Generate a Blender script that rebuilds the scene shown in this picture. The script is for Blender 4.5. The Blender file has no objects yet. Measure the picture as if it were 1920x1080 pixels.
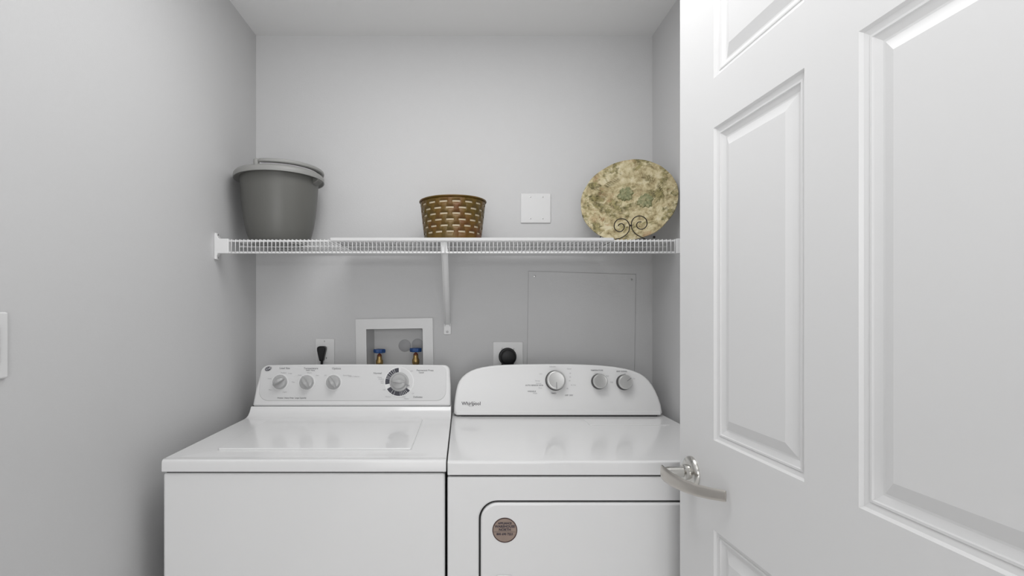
import bpy, bmesh, math, random
from mathutils import Vector, Matrix, noise
random.seed(7)
PI = math.pi
C = bpy.context.scene.collection

# ------------------------------------------------------------------ camera
H = 1.27                                   # eye height
F = 960.0; CX = 868.0; CY = 585.0          # focal length and principal point, for a 1920 x 1080 frame
cam_d = bpy.data.cameras.new('camera'); cam = bpy.data.objects.new('camera', cam_d); C.objects.link(cam)
cam.location = (0, 0, H); cam.rotation_euler = (PI/2, 0, 0)
cam_d.sensor_width = 36; cam_d.lens = 36*F/1920
cam_d.shift_x = (960-CX)/1920; cam_d.shift_y = (CY-540)/1920
cam_d.clip_start = 0.02
bpy.context.scene.camera = cam

# ------------------------------------------------------------------ world, light, exposure
w = bpy.data.worlds.new('world'); bpy.context.scene.world = w; w.use_nodes = True
w.node_tree.nodes['Background'].inputs[0].default_value = (1, 1, 1, 1)
w.node_tree.nodes['Background'].inputs[1].default_value = 0.3
def area(name, loc, target, sx, sy, power):
    d = bpy.data.lights.new(name, 'AREA'); d.shape = 'RECTANGLE'; d.size = sx; d.size_y = sy; d.energy = power
    o = bpy.data.objects.new(name, d); C.objects.link(o); o.location = loc
    o.rotation_euler = (Vector(target)-Vector(loc)).to_track_quat('-Z', 'Y').to_euler()
    return o
area('ceiling_light', (.02, 1.06, 2.31), (.02, 1.061, 0), 0.85, 0.6, 7.5)
area('hall_fill', (-.05, -1.7, .95), (-.1, 1.0, 0.72), 1.5, 1.7, 17.5)  # added soft frontal fill behind the camera, stands for no actual window
area('bounce_flash', (-.1, -.45, 1.5), (-.1, -.15, 2.33), 0.3, 0.3, 10.0)
vs = bpy.context.scene.view_settings
vs.view_transform = 'Standard'; vs.look = 'None'; vs.gamma = 1; vs.use_curve_mapping = False
vs.exposure = 0.10

# ------------------------------------------------------------------ materials
def mat(name, col, rough=0.5, metal=0.0, spec=0.5, bump=0.0, bscale=200.0, coat=0.0, var=0.0, vscale=3.0):
    m = bpy.data.materials.new(name); m.use_nodes = True
    n = m.node_tree.nodes; l = m.node_tree.links; b = n['Principled BSDF']
    if not isinstance(col, (tuple, list)): col = (col, col, col)
    b.inputs['Base Color'].default_value = (*col, 1)
    b.inputs['Roughness'].default_value = rough; b.inputs['Metallic'].default_value = metal
    b.inputs['Specular IOR Level'].default_value = spec
    b.inputs['Coat Weight'].default_value = coat
    tc = n.new('ShaderNodeTexCoord')
    if var > 0:
        t = n.new('ShaderNodeTexNoise'); t.inputs['Scale'].default_value = vscale; t.inputs['Detail'].default_value = 4
        l.new(tc.outputs['Object'], t.inputs['Vector'])
        r = n.new('ShaderNodeMapRange'); r.inputs['To Min'].default_value = 1-var; r.inputs['To Max'].default_value = 1+var
        l.new(t.outputs['Fac'], r.inputs['Value'])
        mx = n.new('ShaderNodeVectorMath'); mx.operation = 'SCALE'; mx.inputs[0].default_value = col
        l.new(r.outputs['Result'], mx.inputs['Scale']); l.new(mx.outputs['Vector'], b.inputs['Base Color'])
    if bump > 0:
        t2 = n.new('ShaderNodeTexNoise'); t2.inputs['Scale'].default_value = bscale; t2.inputs['Detail'].default_value = 3
        l.new(tc.outputs['Object'], t2.inputs['Vector'])
        bp = n.new('ShaderNodeBump'); bp.inputs['Strength'].default_value = bump; bp.inputs['Distance'].default_value = 0.001
        l.new(t2.outputs['Fac'], bp.inputs['Height']); l.new(bp.outputs['Normal'], b.inputs['Normal'])
    return m
M = {
 'wall': mat('wall_paint', (.605, .605, .608), .65, spec=.3, bump=.35, bscale=260, var=.015, vscale=2),
 'ceil': mat('ceiling_paint', (.80, .80, .80), .8, spec=.2, bump=.4, bscale=200),
 'door': mat('door_paint', (.75, .75, .75), .38, spec=.4, bump=.08, bscale=60),
 'trim': mat('trim_paint', .78, .35),
 'floor': mat('floor_vinyl', (.78, .77, .76), .5, var=.1, vscale=12),
 'enamel': mat('white_enamel', (.82, .82, .82), .18, spec=.5, coat=.3),
 'plastic': mat('white_plastic', (.76, .76, .76), .32, spec=.5),
 'consgrey': mat('console_face', (.68, .68, .68), .34, spec=.5),
 'dconsole': mat('dryer_console_face', (.78, .78, .777), .3, spec=.5),
 'knobw': mat('pale_knob', (.43, .43, .43), .25, spec=.5, coat=.3),
 'silver': mat('silver_knob', (.62, .62, .61), .28, metal=.55),
 'dark': mat('dark_rubber', (.02, .02, .02), .4),
 'black': mat('black_plastic', (.007, .007, .008), .4, spec=.3),
 'gap': mat('dark_gap', (.05, .05, .05), .8),
 'ink': mat('grey_print', (.25, .25, .26), .5),
 'inkl': mat('light_grey_print', (.42, .42, .43), .5),
 'navy': mat('navy_print', (.045, .045, .06), .5),
 'plate': mat('outlet_plastic', (.72, .72, .72), .3),
 'wire': mat('white_vinyl_wire', (.76, .76, .76), .35),
 'bucket': mat('grey_bucket_plastic', (.125, .125, .116), .42, spec=.4),
 'rim': mat('pale_grey_plastic', (.29, .29, .28), .38, spec=.4),
 'nickel': mat('satin_nickel', (.62, .59, .55), .28, metal=1.0, bump=.05, bscale=400),
 'chrome': mat('bright_nickel', (.66, .65, .62), .2, metal=1.0),
 'brass': mat('brass', (.42, .29, .12), .32, metal=.9),
 'copper': mat('red_brown_packing', (.22, .06, .02), .5),
 'blue': mat('blue_enamel', (.015, .075, .26), .4),
 'iron': mat('black_iron', (.022, .016, .013), .45, metal=.5),
 'steel': mat('screw_steel', (.45, .45, .45), .35, metal=.8),
 'recess': mat('recess_plastic', (.62, .62, .62), .5),
 'disc': mat('grey_disc', (.40, .40, .41), .45),
 'liner_c': mat('cream_liner', (.95, .82, .60), .6),
 'sticker': mat('bronze_sticker', (.30, .225, .185), .38, metal=.15, var=.12, vscale=40),
 'stickrim': mat('dark_sticker_rim', (.05, .02, .018), .4),
 'stickink': mat('sticker_ink', (.03, .02, .035), .5),
}
# amber metal of the slotted basket
def amber():
    m = mat('amber_metal', (.2, .1, .02), .42, metal=.15, spec=.5)
    n = m.node_tree.nodes; l = m.node_tree.links; b = n['Principled BSDF']
    tc = n.new('ShaderNodeTexCoord'); t = n.new('ShaderNodeTexNoise'); t.inputs['Scale'].default_value = 14; t.inputs['Detail'].default_value = 5
    l.new(tc.outputs['Object'], t.inputs['Vector'])
    r = n.new('ShaderNodeValToRGB'); e = r.color_ramp.elements
    e[0].position = .3; e[0].color = (.075, .052, .006, 1); e[1].position = .7; e[1].color = (.115, .036, .004, 1)
    x = e.new(.5); x.color = (.125, .070, .008, 1)
    l.new(t.outputs['Fac'], r.inputs['Fac']); l.new(r.outputs['Color'], b.inputs['Base Color'])
    return m
M['amber'] = amber()
def ceramic(name, sage=False):
    m = mat(name, (.5, .45, .3), .55, spec=.35)
    n = m.node_tree.nodes; l = m.node_tree.links; b = n['Principled BSDF']
    tc = n.new('ShaderNodeTexCoord')
    def N(scale, det, rough=.6, dist=0.0):
        dist *= .45; rough = max(rough, .7)
        t = n.new('ShaderNodeTexNoise'); t.inputs['Scale'].default_value = scale; t.inputs['Detail'].default_value = det
        t.inputs['Roughness'].default_value = rough; t.inputs['Distortion'].default_value = dist
        l.new(tc.outputs['Object'], t.inputs['Vector']); return t
    def ramp(src, stops):
        r = n.new('ShaderNodeValToRGB'); e = r.color_ramp.elements
        e[0].position, e[0].color = stops[0][0], (*stops[0][1], 1); e[1].position, e[1].color = stops[-1][0], (*stops[-1][1], 1)
        for p, c in stops[1:-1]:
            q = e.new(p); q.color = (*c, 1)
        l.new(src, r.inputs['Fac']); return r
    def mix(a, bb, f):
        x = n.new('ShaderNodeMix'); x.data_type = 'RGBA'
        l.new(a, x.inputs['A']); l.new(bb, x.inputs['B']); l.new(f, x.inputs['Factor']); return x.outputs['Result']
    if sage:
        base = ramp(N(60, 5).outputs['Fac'], [(.35, (.15, .15, .075)), (.5, (.25, .26, .135)), (.65, (.42, .37, .22))]).outputs['Color']
        l.new(base, b.inputs['Base Color'])
    else:
        base = ramp(N(38, 7, .7, .6).outputs['Fac'], [(.32, (.17, .13, .055)), (.44, (.40, .33, .18)), (.56, (.58, .51, .32)), (.68, (.66, .60, .43))]).outputs['Color']
        moss = ramp(N(70, 5, .7, 1.5).outputs['Fac'], [(.38, (.065, .055, .015)), (.6, (.30, .26, .11))]).outputs['Color']
        f1 = ramp(N(17, 4, .6, .8).outputs['Fac'], [(.50, (0, 0, 0)), (.60, (.95, .95, .95))]).outputs['Color']
        c1 = mix(base, moss, f1)
        rust = ramp(N(50, 4).outputs['Fac'], [(.3, (.28, .13, .05)), (.7, (.48, .30, .17))]).outputs['Color']
        t = N(15, 4, .6, .5); t.noise_dimensions = '4D'; t.inputs['W'].default_value = 3.7
        f2 = ramp(t.outputs['Fac'], [(.56, (0, 0, 0)), (.68, (.75, .75, .75))]).outputs['Color']
        l.new(mix(c1, rust, f2), b.inputs['Base Color'])
    bp = n.new('ShaderNodeBump'); bp.inputs['Strength'].default_value = .7; bp.inputs['Distance'].default_value = .003
    l.new(N(110, 6, .75, 1.0).outputs['Fac'], bp.inputs['Height']); l.new(bp.outputs['Normal'], b.inputs['Normal'])
    return m
M['ceramic'] = ceramic('mottled_ceramic'); M['sage'] = ceramic('sage_ceramic', True)
def frosted():
    m = mat('frosted_plastic', (.80, .80, .80), .45)
    n = m.node_tree.nodes; l = m.node_tree.links; b = n['Principled BSDF']
    tr = n.new('ShaderNodeBsdfTranslucent'); tr.inputs['Color'].default_value = (.85, .85, .85, 1)
    mx = n.new('ShaderNodeMixShader'); mx.inputs['Fac'].default_value = .25
    l.new(b.outputs[0], mx.inputs[1]); l.new(tr.outputs[0], mx.inputs[2]); l.new(mx.outputs[0], n['Material Output'].inputs['Surface'])
    return m
M['frosted'] = frosted()

# ------------------------------------------------------------------ helpers
WL = {}
def W0(o): return WL.get(o.name, Vector((0, 0, 0))) if o else Vector((0, 0, 0))
def thing(name, label, cat, loc, group=None):
    o = bpy.data.objects.new(name, None); C.objects.link(o); o.location = loc; o.empty_display_size = .05
    o['label'] = label; o['category'] = cat
    if group: o['group'] = group
    WL[o.name] = Vector(loc); return o
def obj(name, bm, m, parent=None, bevel=0, seg=2, smooth=True, label=None, angle=35, normals=True):
    """link a bmesh given in world coordinates as one object"""
    if normals: bmesh.ops.recalc_face_normals(bm, faces=bm.faces)
    bmesh.ops.translate(bm, verts=bm.verts, vec=-W0(parent))
    me = bpy.data.meshes.new(name); bm.to_mesh(me); bm.free()
    o = bpy.data.objects.new(name, me); C.objects.link(o)
    if m: me.materials.append(M[m])
    if parent: o.parent = parent; WL[o.name] = W0(parent)
    if bevel:
        b = o.modifiers.new('bevel', 'BEVEL'); b.width = bevel; b.segments = seg; b.limit_method = 'ANGLE'; b.angle_limit = math.radians(angle)
        b.harden_normals = False
    if smooth and bevel:
        wn = o.modifiers.new('weighted', 'WEIGHTED_NORMAL'); wn.keep_sharp = True; wn.weight = 80
    if smooth:
        me.polygons.foreach_set('use_smooth', [True]*len(me.polygons))
        me.set_sharp_from_angle(angle=math.radians(38))
    if label: o['label'] = label
    return o
def struct(name, bm, m, **k):
    o = obj(name, bm, m, **k); o['kind'] = 'structure'; return o
def box(bm, x0, x1, y0, y1, z0, z1, Mx=None):
    r = bmesh.ops.create_cube(bm, size=1)
    for v in r['verts']:
        v.co = Vector((x0+(v.co.x+.5)*(x1-x0), y0+(v.co.y+.5)*(y1-y0), z0+(v.co.z+.5)*(z1-z0)))
        if Mx: v.co = Mx @ v.co
    return bm
def bx(*a): return box(bmesh.new(), *a)
def frame(o, U, V):
    U = Vector(U).normalized(); V = Vector(V).normalized(); N = U.cross(V).normalized(); V = N.cross(U)
    m = Matrix.Identity(4)
    for i in range(3): m[i][0] = U[i]; m[i][1] = V[i]; m[i][2] = N[i]; m[i][3] = o[i]
    return m
def on(Mx, px, py):
    """where the line of sight of an image point meets the plane of a frame, as u, v"""
    d = Vector(((px-CX)/F, 1, (CY-py)/F)); o = Vector((0, 0, H)); n = Mx.col[2].xyz; p = Mx.col[3].xyz
    q = o+d*((p-o).dot(n)/d.dot(n)); r = Mx.inverted() @ q
    return (r.x, r.y)
def at(px, py, Y): return Vector(((px-CX)/F*Y, Y, H+(CY-py)/F*Y))
def prism(bm, pts, Mx, n0, n1):
    a = [bm.verts.new(Mx @ Vector((u, v, n0))) for u, v in pts]; b = [bm.verts.new(Mx @ Vector((u, v, n1))) for u, v in pts]
    k = len(pts); bm.faces.new(a); bm.faces.new(b)
    for i in range(k): bm.faces.new((a[i], a[(i+1) % k], b[(i+1) % k], b[i]))
    return bm
def rrect(u0, u1, v0, v1, r, n=6):
    """rounded rectangle; r = radius or (bl, br, tr, tl)"""
    if not isinstance(r, (tuple, list)): r = (r,)*4
    out = []
    for (cx, cy, a0, q) in ((u0, v0, PI, r[0]), (u1, v0, 1.5*PI, r[1]), (u1, v1, 0, r[2]), (u0, v1, .5*PI, r[3])):
        ox = cx+(q if cx == u0 else -q); oy = cy+(q if cy == v0 else -q)
        if q <= 0: out.append((cx, cy)); continue
        for i in range(n+1):
            a = a0+.5*PI*i/n; out.append((ox+q*math.cos(a), oy+q*math.sin(a)))
    return out
def holed(bm, outer, inner, Mx, n_front, n_back, n_floor=None):
    """plate whose front face has a hole; inner walls go back to n_floor"""
    fo = [bm.verts.new(Mx @ Vector((u, v, n_front))) for u, v in outer]; fi = [bm.verts.new(Mx @ Vector((u, v, n_front))) for u, v in inner]
    eo = [bm.edges.new((fo[i], fo[(i+1) % len(fo)])) for i in range(len(fo))]
    ei = [bm.edges.new((fi[i], fi[(i+1) % len(fi)])) for i in range(len(fi))]
    bmesh.ops.triangle_fill(bm, use_beauty=True, use_dissolve=False, edges=eo+ei)
    bo = [bm.verts.new(Mx @ Vector((u, v, n_back))) for u, v in outer]
    nf = n_back if n_floor is None else n_floor
    bi = [bm.verts.new(Mx @ Vector((u, v, nf))) for u, v in inner]
    k = len(fo)
    for i in range(k): bm.faces.new((fo[i], fo[(i+1) % k], bo[(i+1) % k], bo[i]))
    k = len(fi)
    for i in range(k): bm.faces.new((fi[i], fi[(i+1) % k], bi[(i+1) % k], bi[i]))
    if n_floor is not None: bm.faces.new(bi)
    return bm
def lathe(bm, prof, Mx, n=32, a0=0.0):
    """prof of (radius, height) turned about the frame's normal"""
    rings = []
    for r, h in prof:
        if r < 1e-6: rings.append([bm.verts.new(Mx @ Vector((0, 0, h)))])
        else: rings.append([bm.verts.new(Mx @ Vector((r*math.cos(a0+2*PI*i/n), r*math.sin(a0+2*PI*i/n), h))) for i in range(n)])
    for A, B in zip(rings, rings[1:]):
        for i in range(n):
            j = (i+1) % n
            if len(A) == 1 and len(B) == 1: continue
            if len(A) == 1: bm.faces.new((A[0], B[i], B[j]))
            elif len(B) == 1: bm.faces.new((A[i], A[j], B[0]))
            else: bm.faces.new((A[i], A[j], B[j], B[i]))
    return bm
def tube(bm, pts, r, n=8, closed=False, flat=1.0):
    pts = [Vector(p) for p in pts]; k = len(pts); rings = []; up = None
    for i, p in enumerate(pts):
        if closed: t = pts[(i+1) % k]-pts[i-1]
        else: t = pts[min(i+1, k-1)]-pts[max(i-1, 0)]
        t.normalize()
        if up is None: up = Vector((0, 0, 1)) if abs(t.z) < .9 else Vector((0, 1, 0))
        s = t.cross(up).normalized(); u = s.cross(t).normalized(); up = u
        rr = r[i] if isinstance(r, (list, tuple)) else r
        rings.append([bm.verts.new(p+s*(rr*math.cos(2*PI*j/n))+u*(rr*flat*math.sin(2*PI*j/n))) for j in range(n)])
    for i in range(k if closed else k-1):
        A, B = rings[i], rings[(i+1) % k]
        for j in range(n): bm.faces.new((A[j], A[(j+1) % n], B[(j+1) % n], B[j]))
    if not closed: bm.faces.new(rings[0]); bm.faces.new(rings[-1])
    return bm
def smooth_path(pts, n=6):
    P = [Vector(p) for p in pts]; out = []
    for i in range(len(P)-1):
        a, b, c, d = P[max(i-1, 0)], P[i], P[i+1], P[min(i+2, len(P)-1)]
        for k in range(n):
            t = k/n
            out.append(.5*((2*b)+(c-a)*t+(2*a-5*b+4*c-d)*t*t+(3*b-a-3*c+d)*t**3))
    out.append(P[-1]); return out
def text(bm, s, Mx, u, v, size, n=.0004, align='CENTER', squeeze=1.0, shear=0.0, ang=0.0, bold=0.0):
    cu = bpy.data.curves.new('lettering', 'FONT'); cu.body = s; cu.size = size; cu.align_x = align; cu.align_y = 'CENTER'; cu.extrude = .0001; cu.shear = shear; cu.offset = bold
    cu.resolution_u = 2
    o = bpy.data.objects.new('lettering_tmp', cu)
    me = bpy.data.meshes.new_from_object(o)
    X = Mx @ Matrix.Translation((u, v, n)) @ Matrix.Rotation(ang, 4, 'Z') @ Matrix.Diagonal((squeeze, 1, 1, 1))
    me.transform(X); bm.from_mesh(me)
    bpy.data.objects.remove(o); bpy.data.curves.remove(cu); bpy.data.meshes.remove(me)
def arc_pts(cu, cv, r, a0, a1, n): return [(cu+r*math.cos(a0+(a1-a0)*i/n), cv+r*math.sin(a0+(a1-a0)*i/n)) for i in range(n+1)]
def ringseg(bm, Mx, cu, cv, r0, r1, a0, a1, n0, n1, n=16):
    prism(bm, arc_pts(cu, cv, r1, a0, a1, n)+arc_pts(cu, cv, r0, a1, a0, n), Mx, n0, n1)

# ------------------------------------------------------------------ the room
XL, XR, YB, ZC = -.792, .725, 1.96, 2.328
# back wall with the opening for the water box
Mw = frame((0, YB, 0), (1, 0, 0), (0, 0, 1))             # u = x, v = z, n towards the camera
hb = [(-.372, 1.02), (-.150, 1.02), (-.150, 1.209), (-.372, 1.209)]
bm = bmesh.new()
outer = [(XL, 0), (XR, 0), (XR, ZC), (XL, ZC)]
holed(bm, outer, hb, Mw, 0, -.15)
b_o = [Mw @ Vector((u, v, -.15)) for u, v in outer]
bm.faces.new([bm.verts.new(p) for p in b_o]); bmesh.ops.remove_doubles(bm, verts=bm.verts, dist=1e-5)
struct('wall_back', bm, 'wall', smooth=False)
struct('wall_left', bx(XL-.1, XL, -2.2, YB+.15, 0, ZC), 'wall', smooth=False)
struct('wall_right', bx(XR, XR+.1, .24, YB+.15, 0, ZC), 'wall', smooth=False)
struct('wall_front', bx(.592, 1.75, .13, .24, 0, ZC), 'wall', smooth=False)
struct('wall_hall', bx(1.65, 1.75, -2.2, .13, 0, ZC), 'wall', smooth=False)
struct('wall_rear', bx(XL-.1, 1.75, -2.3, -2.2, 0, ZC), 'wall', smooth=False)
struct('floor', bx(XL-.1, 1.75, -2.3, YB+.15, -.05, 0), 'floor', smooth=False)
struct('ceiling', bx(XL-.1, 1.75, -2.3, YB+.15, ZC, ZC+.08), 'ceil', smooth=False)
struct('baseboard_left', bx(XL, XL+.012, -2.2, YB, 0, .09), 'trim', bevel=.004)
struct('baseboard_back', bx(XL+.012, XR-.012, YB-.012, YB, 0, .09), 'trim', bevel=.004)
struct('baseboard_right', bx(XR-.012, XR, .24, YB, 0, .09), 'trim', bevel=.004)
struct('trim_1', bx(.574, .592, .13, .262, 0, 2.06), 'trim', bevel=.003)

# ------------------------------------------------------------------ the open door
Md = frame((.55-.05*1.1604, 1.1604, 0), (.05, -1, 0), (0, 0, 1))      # u runs to the hinges, n faces the washer side
K = 1.00125
us = [0, .1411*K, .3930*K, .4920*K, .7439*K, .885*K]
vsd = [.012, .235, .837, 1.015, 1.636, 1.735, 1.925, 2.035]
TH = .035
bm = bmesh.new()
for n_ in (0, -TH):
    g = [[bm.verts.new(Md @ Vector((u, v, n_))) for v in vsd] for u in us]
    for i in range(5):
        for j in range(7):
            if i in (1, 3) and j in (1, 3, 5): continue
            bm.faces.new((g[i][j], g[i+1][j], g[i+1][j+1], g[i][j+1]))
per = [(u, vsd[0]) for u in us]+[(us[-1], v) for v in vsd[1:]]+[(u, vsd[-1]) for u in us[-2::-1]]+[(us[0], v) for v in vsd[-2:0:-1]]
def side(loop):
    A = [bm.verts.new(Md @ Vector((u, v, 0))) for u, v in loop]; B = [bm.verts.new(Md @ Vector((u, v, -TH))) for u, v in loop]
    for i in range(len(loop)): bm.faces.new((A[i], A[(i+1) % len(loop)], B[(i+1) % len(loop)], B[i]))
side(per)
for i in (1, 3):
    for j in (1, 3, 5): side([(us[i], vsd[j]), (us[i+1], vsd[j]), (us[i+1], vsd[j+1]), (us[i], vsd[j+1])])
bmesh.ops.remove_doubles(bm, verts=bm.verts, dist=1e-5)
door = struct('door_1', bm, 'door', smooth=False)
door['label'] = 'white six-panel door standing open on the right, in front of the dryer'
prof = [(0, 0), (.003, -.0045), (.0105, -.0065), (.0115, -.0050), (.0145, -.0050), (.0155, -.0075), (.0245, -.0115), (.0275, -.0115), (.0470, -.0035), (.0480, -.0035)]
for i in (1, 3):
    for j in (1, 3, 5):
        bm = bmesh.new(); last = None
        def ring(d, n_): return [bm.verts.new(Md @ Vector(p)) for p in ((us[i]+d, vsd[j]+d, n_), (us[i+1]-d, vsd[j]+d, n_), (us[i+1]-d, vsd[j+1]-d, n_), (us[i]+d, vsd[j+1]-d, n_))]
        for sgn, off in ((1, 0), (-1, -TH)):
            last = None
            for d, n_ in prof:
                r = ring(d, off+sgn*n_)
                if last:
                    for q in range(4): bm.faces.new((last[q], last[(q+1) % 4], r[(q+1) % 4], r[q]))
                last = r
            bm.faces.new(last)
        obj('panel', bm, 'door', door, smooth=False)
# lever handle
hu, hv = .0555, .925
Mh = Md @ Matrix.Translation((hu, hv, 0))
hd = obj('door_handle', lathe(bmesh.new(), [(.0335, .0), (.0335, .003), (.031, .007), (.026, .0095), (.0165, .011), (.0165, .020), (.0125, .0225), (0, .0225)], Mh, 48), 'chrome', door, label='satin metal lever handle')
bm = lathe(bmesh.new(), [(.0115, .021), (.0115, .050), (.0105, .062)], Mh, 32); obj('stem', bm, 'chrome', hd)
# lever blade: cross-sections swept from the stem towards the hinges
bm = bmesh.new(); rings = []
sec = [(-.0125, .060, .008, .0035, 0), (-.0105, .0625, .0125, .0045, 0), (-.004, .0645, .0145, .005, 0), (.010, .0655, .0148, .0048, -.001), (.035, .0615, .0140, .0042, -.004), (.065, .0515, .0128, .0036, -.0065),
       (.095, .038, .0118, .0032, -.0065), (.120, .0245, .0112, .0030, -.004), (.140, .0125, .0108, .0028, -.001), (.1455, .0095, .0100, .0022, -.0005)]
for (u, n_, hh, th, dz) in sec:
    rings.append([bm.verts.new(Mh @ Vector((u+th*.6*math.cos(a), dz+hh*max(-1, min(1, 1.12*math.sin(a))), n_+th*math.cos(a)))) for a in [2*PI*q/20 for q in range(20)]])
for A, B in zip(rings, rings[1:]):
    for q in range(20): bm.faces.new((A[q], A[(q+1) % 20], B[(q+1) % 20], B[q]))
bm.faces.new(rings[0]); bm.faces.new(rings[-1])
obj('lever', bm, 'nickel', hd)
obj('set_screw', lathe(bmesh.new(), [(.0018, .0), (.0018, .0012), (0, .0012)], Mh @ Matrix.Translation((0, -.0112, .035)) @ Matrix.Rotation(PI/2, 4, 'X'), 10), 'dark', hd)

# ------------------------------------------------------------------ knobs
def knob(parent, Mx, u, v, r, h, m, ang=None, bar=True, skirt=None, basem=None, flare=1.0):
    X = Mx @ Matrix.Translation((u, v, 0))
    base = None
    if basem:
        base = obj('knob_skirt', lathe(bmesh.new(), [(r*1.04, 0), (r*1.08, .002), (r*1.02, h*.62), (0, h*.62)], X, 40), basem, parent, label='dark base ring of the knob')
        bm = lathe(bmesh.new(), [(r*.93, h*.60), (r*.99, h*.68), (r*1.0, h*.82), (r*.94, h*.95), (r*.86, h), (r*.80, h*.985), (0, h*1.02)], X, 40)
    else:
        bm = lathe(bmesh.new(), [(r*1.0, 0), (r, h*.16), (r*.93, h*.34), (r*.84, h*.46), (r*.6, h*.50), (0, h*.5)], X, 40)
    k = obj('control_knob', bm, m, parent)
    if bar:
        R = X @ Matrix.Rotation(ang, 4, 'Z')
        bm = bmesh.new(); q = []
        for t in [i/12 for i in range(13)]:
            x = -r*.86+t*r*1.86
            wdt = r*.36*math.sin(PI*min(1, max(.06, t*.96+.02)))**.5*(1-.35*t); hh = h*(.40+.80*math.sin(PI*min(1, t*.9+.1))**.6) if t < 1 else h*.36
            q.append([bm.verts.new(R @ Vector(p)) for p in ((x, -wdt, h*.12), (x, -wdt*.62, hh), (x, wdt*.62, hh), (x, wdt, h*.12))])
        for A, B in zip(q, q[1:]):
            for i in range(4): bm.faces.new((A[i], A[(i+1) % 4], B[(i+1) % 4], B[i]))
        bm.faces.new(q[0]); bm.faces.new(q[-1])
        obj('grip', bm, m, k)
    return k

# ------------------------------------------------------------------ washing machine
wx0, wx1, wf = -.728, -.0405, 1.235
wa = thing('washing_machine', 'white top-loading washing machine on the left with grey knobs and a dark ringed dial', 'washing machine', (-.385, 1.55, 0))
obj('cabinet', bx(wx0+.002, wx1-.003, wf+.004, 1.88, .012, .8795), 'enamel', wa, bevel=.006, seg=3)
obj('lid_seam', bx(wx0+.008, wx1-.008, wf+.010, 1.87, .8790, .8845), 'gap', wa, smooth=False)
for x in (wx0+.05, wx1-.05):
    for y in (1.30, 1.82): obj('foot', lathe(bmesh.new(), [(0, 0), (.02, 0), (.02, .008), (.008, .010), (.008, .02), (0, .02)], Matrix.Translation((x, y, 0)), 16), 'dark', wa)
My = frame((wx0, 0, 0), (0, 1, 0), (0, 0, 1))            # u = y, v = z, n = +x
pr = [(wf, .8838), (wf, .905), (wf+.0015, .9105), (wf+.006, .9135), (wf+.012, .914), (1.700, .914), (1.718, .9155), (1.732, .920), (1.744, .9285), (1.752, .938), (1.757, .9455), (1.875, .9455), (1.875, .8838)]
bm = prism(bmesh.new(), pr, My, 0, wx1-wx0)
bm.faces.ensure_lookup_table(); bmesh.ops.recalc_face_normals(bm, faces=bm.faces)
top = [f for f in bm.faces if f.normal.z > .99 and f.calc_center_median().z < .92][0]
lx0, lx1, ly0, ly1 = -.637, -.128, 1.311, 1.700-.006
bmesh.ops.inset_region(bm, faces=[top], thickness=.03)
for v in top.verts:
    v.co.x = lx0 if v.co.x < -.4 else lx1; v.co.y = ly0 if v.co.y < 1.5 else ly1
r = bmesh.ops.extrude_discrete_faces(bm, faces=[top]); bmesh.ops.translate(bm, verts=r['faces'][0].verts, vec=(0, 0, -.006))
obj('top_deck', bm, 'enamel', wa, bevel=.002, seg=2, angle=50)
bm = prism(bmesh.new(), rrect(lx0+.0035, lx1-.0035, -(ly1-.0035), -(ly0+.0035), .006, 4), frame((0, 0, .9082), (1, 0, 0), (0, -1, 0)), 0, -.001)
bm.free()
bm = prism(bmesh.new(), rrect(lx0+.005, lx1-.005, ly0+.005, ly1-.004, .008, 5), frame((0, 0, .9082), (1, 0, 0), (0, 1, 0)), 0, .0115)
obj('lid', bm, 'enamel', wa, bevel=.0016, seg=2)
# console
Mc = frame((0, 1.757, .9475), (1, 0, 0), (0, .030, .142))
def C2(px, py): return on(Mc, px, py)
def outline(pts, Mx): return [on(Mx, *p) for p in pts]
ol = [(-.7225, 0), (-.0425, 0), (-.0425, .072), (-.0450, .108)]+arc_pts(-.0450-.022, .1195, .022, 0, PI/2, 6)+[(-.25, .1435), (-.40, .1440), (-.55, .1430)]+arc_pts(-.704+.026, .115, .026, PI/2, PI*.93, 6)+[(-.716, .06)]
bm = prism(bmesh.new(), ol, Mc, -.095, 0)
# keep the back of the console upright
obj('console', bm, 'plastic', wa, bevel=.0065, seg=4, angle=50)
fl = rrect(-.703, -.058, .0175, .1375, (.034, .034, .02, .024), 8)
obj('console_face', prism(bmesh.new(), fl, Mc, -.002, .0016), 'consgrey', wa, bevel=.0014, seg=3)
obj('console_seam', bx(wx0+.004, wx1-.004, 1.762, 1.85, .9440, .9482), 'gap', wa, smooth=False)
S = Mc @ Matrix.Translation((0, 0, .0016))
for (px, py, a) in ((525.5, 716.5, math.radians(32+180)), (575.5, 717, math.radians(123)), (625.5, 717, math.radians(123))):
    u, v = C2(px, py)
    ringseg(bm2 := bmesh.new(), S, u, v, .0, .029, 0, 2*PI-.0001, 0, .0006, 40); bm2.free()
    bm2 = lathe(bmesh.new(), [(.0295, 0), (.0293, .0007), (0, .0007)], S @ Matrix.Translation((u, v, 0)), 40)
    obj('knob_bezel', bm2, 'plastic', wa)
    knob(wa, S @ Matrix.Translation((0, 0, .0007)), u, v, .0245, .027, 'knobw', a)
u, v = C2(748.5, 716)
du, dv = u, v
obj('dial_plate', lathe(bmesh.new(), [(.0525, 0), (.0515, .0012), (.028, .0012), (0, .0012)], S @ Matrix.Translation((u, v, 0)), 56), 'plastic', wa, label='round pale plate behind the cycle dial')
bm = bmesh.new()
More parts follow.
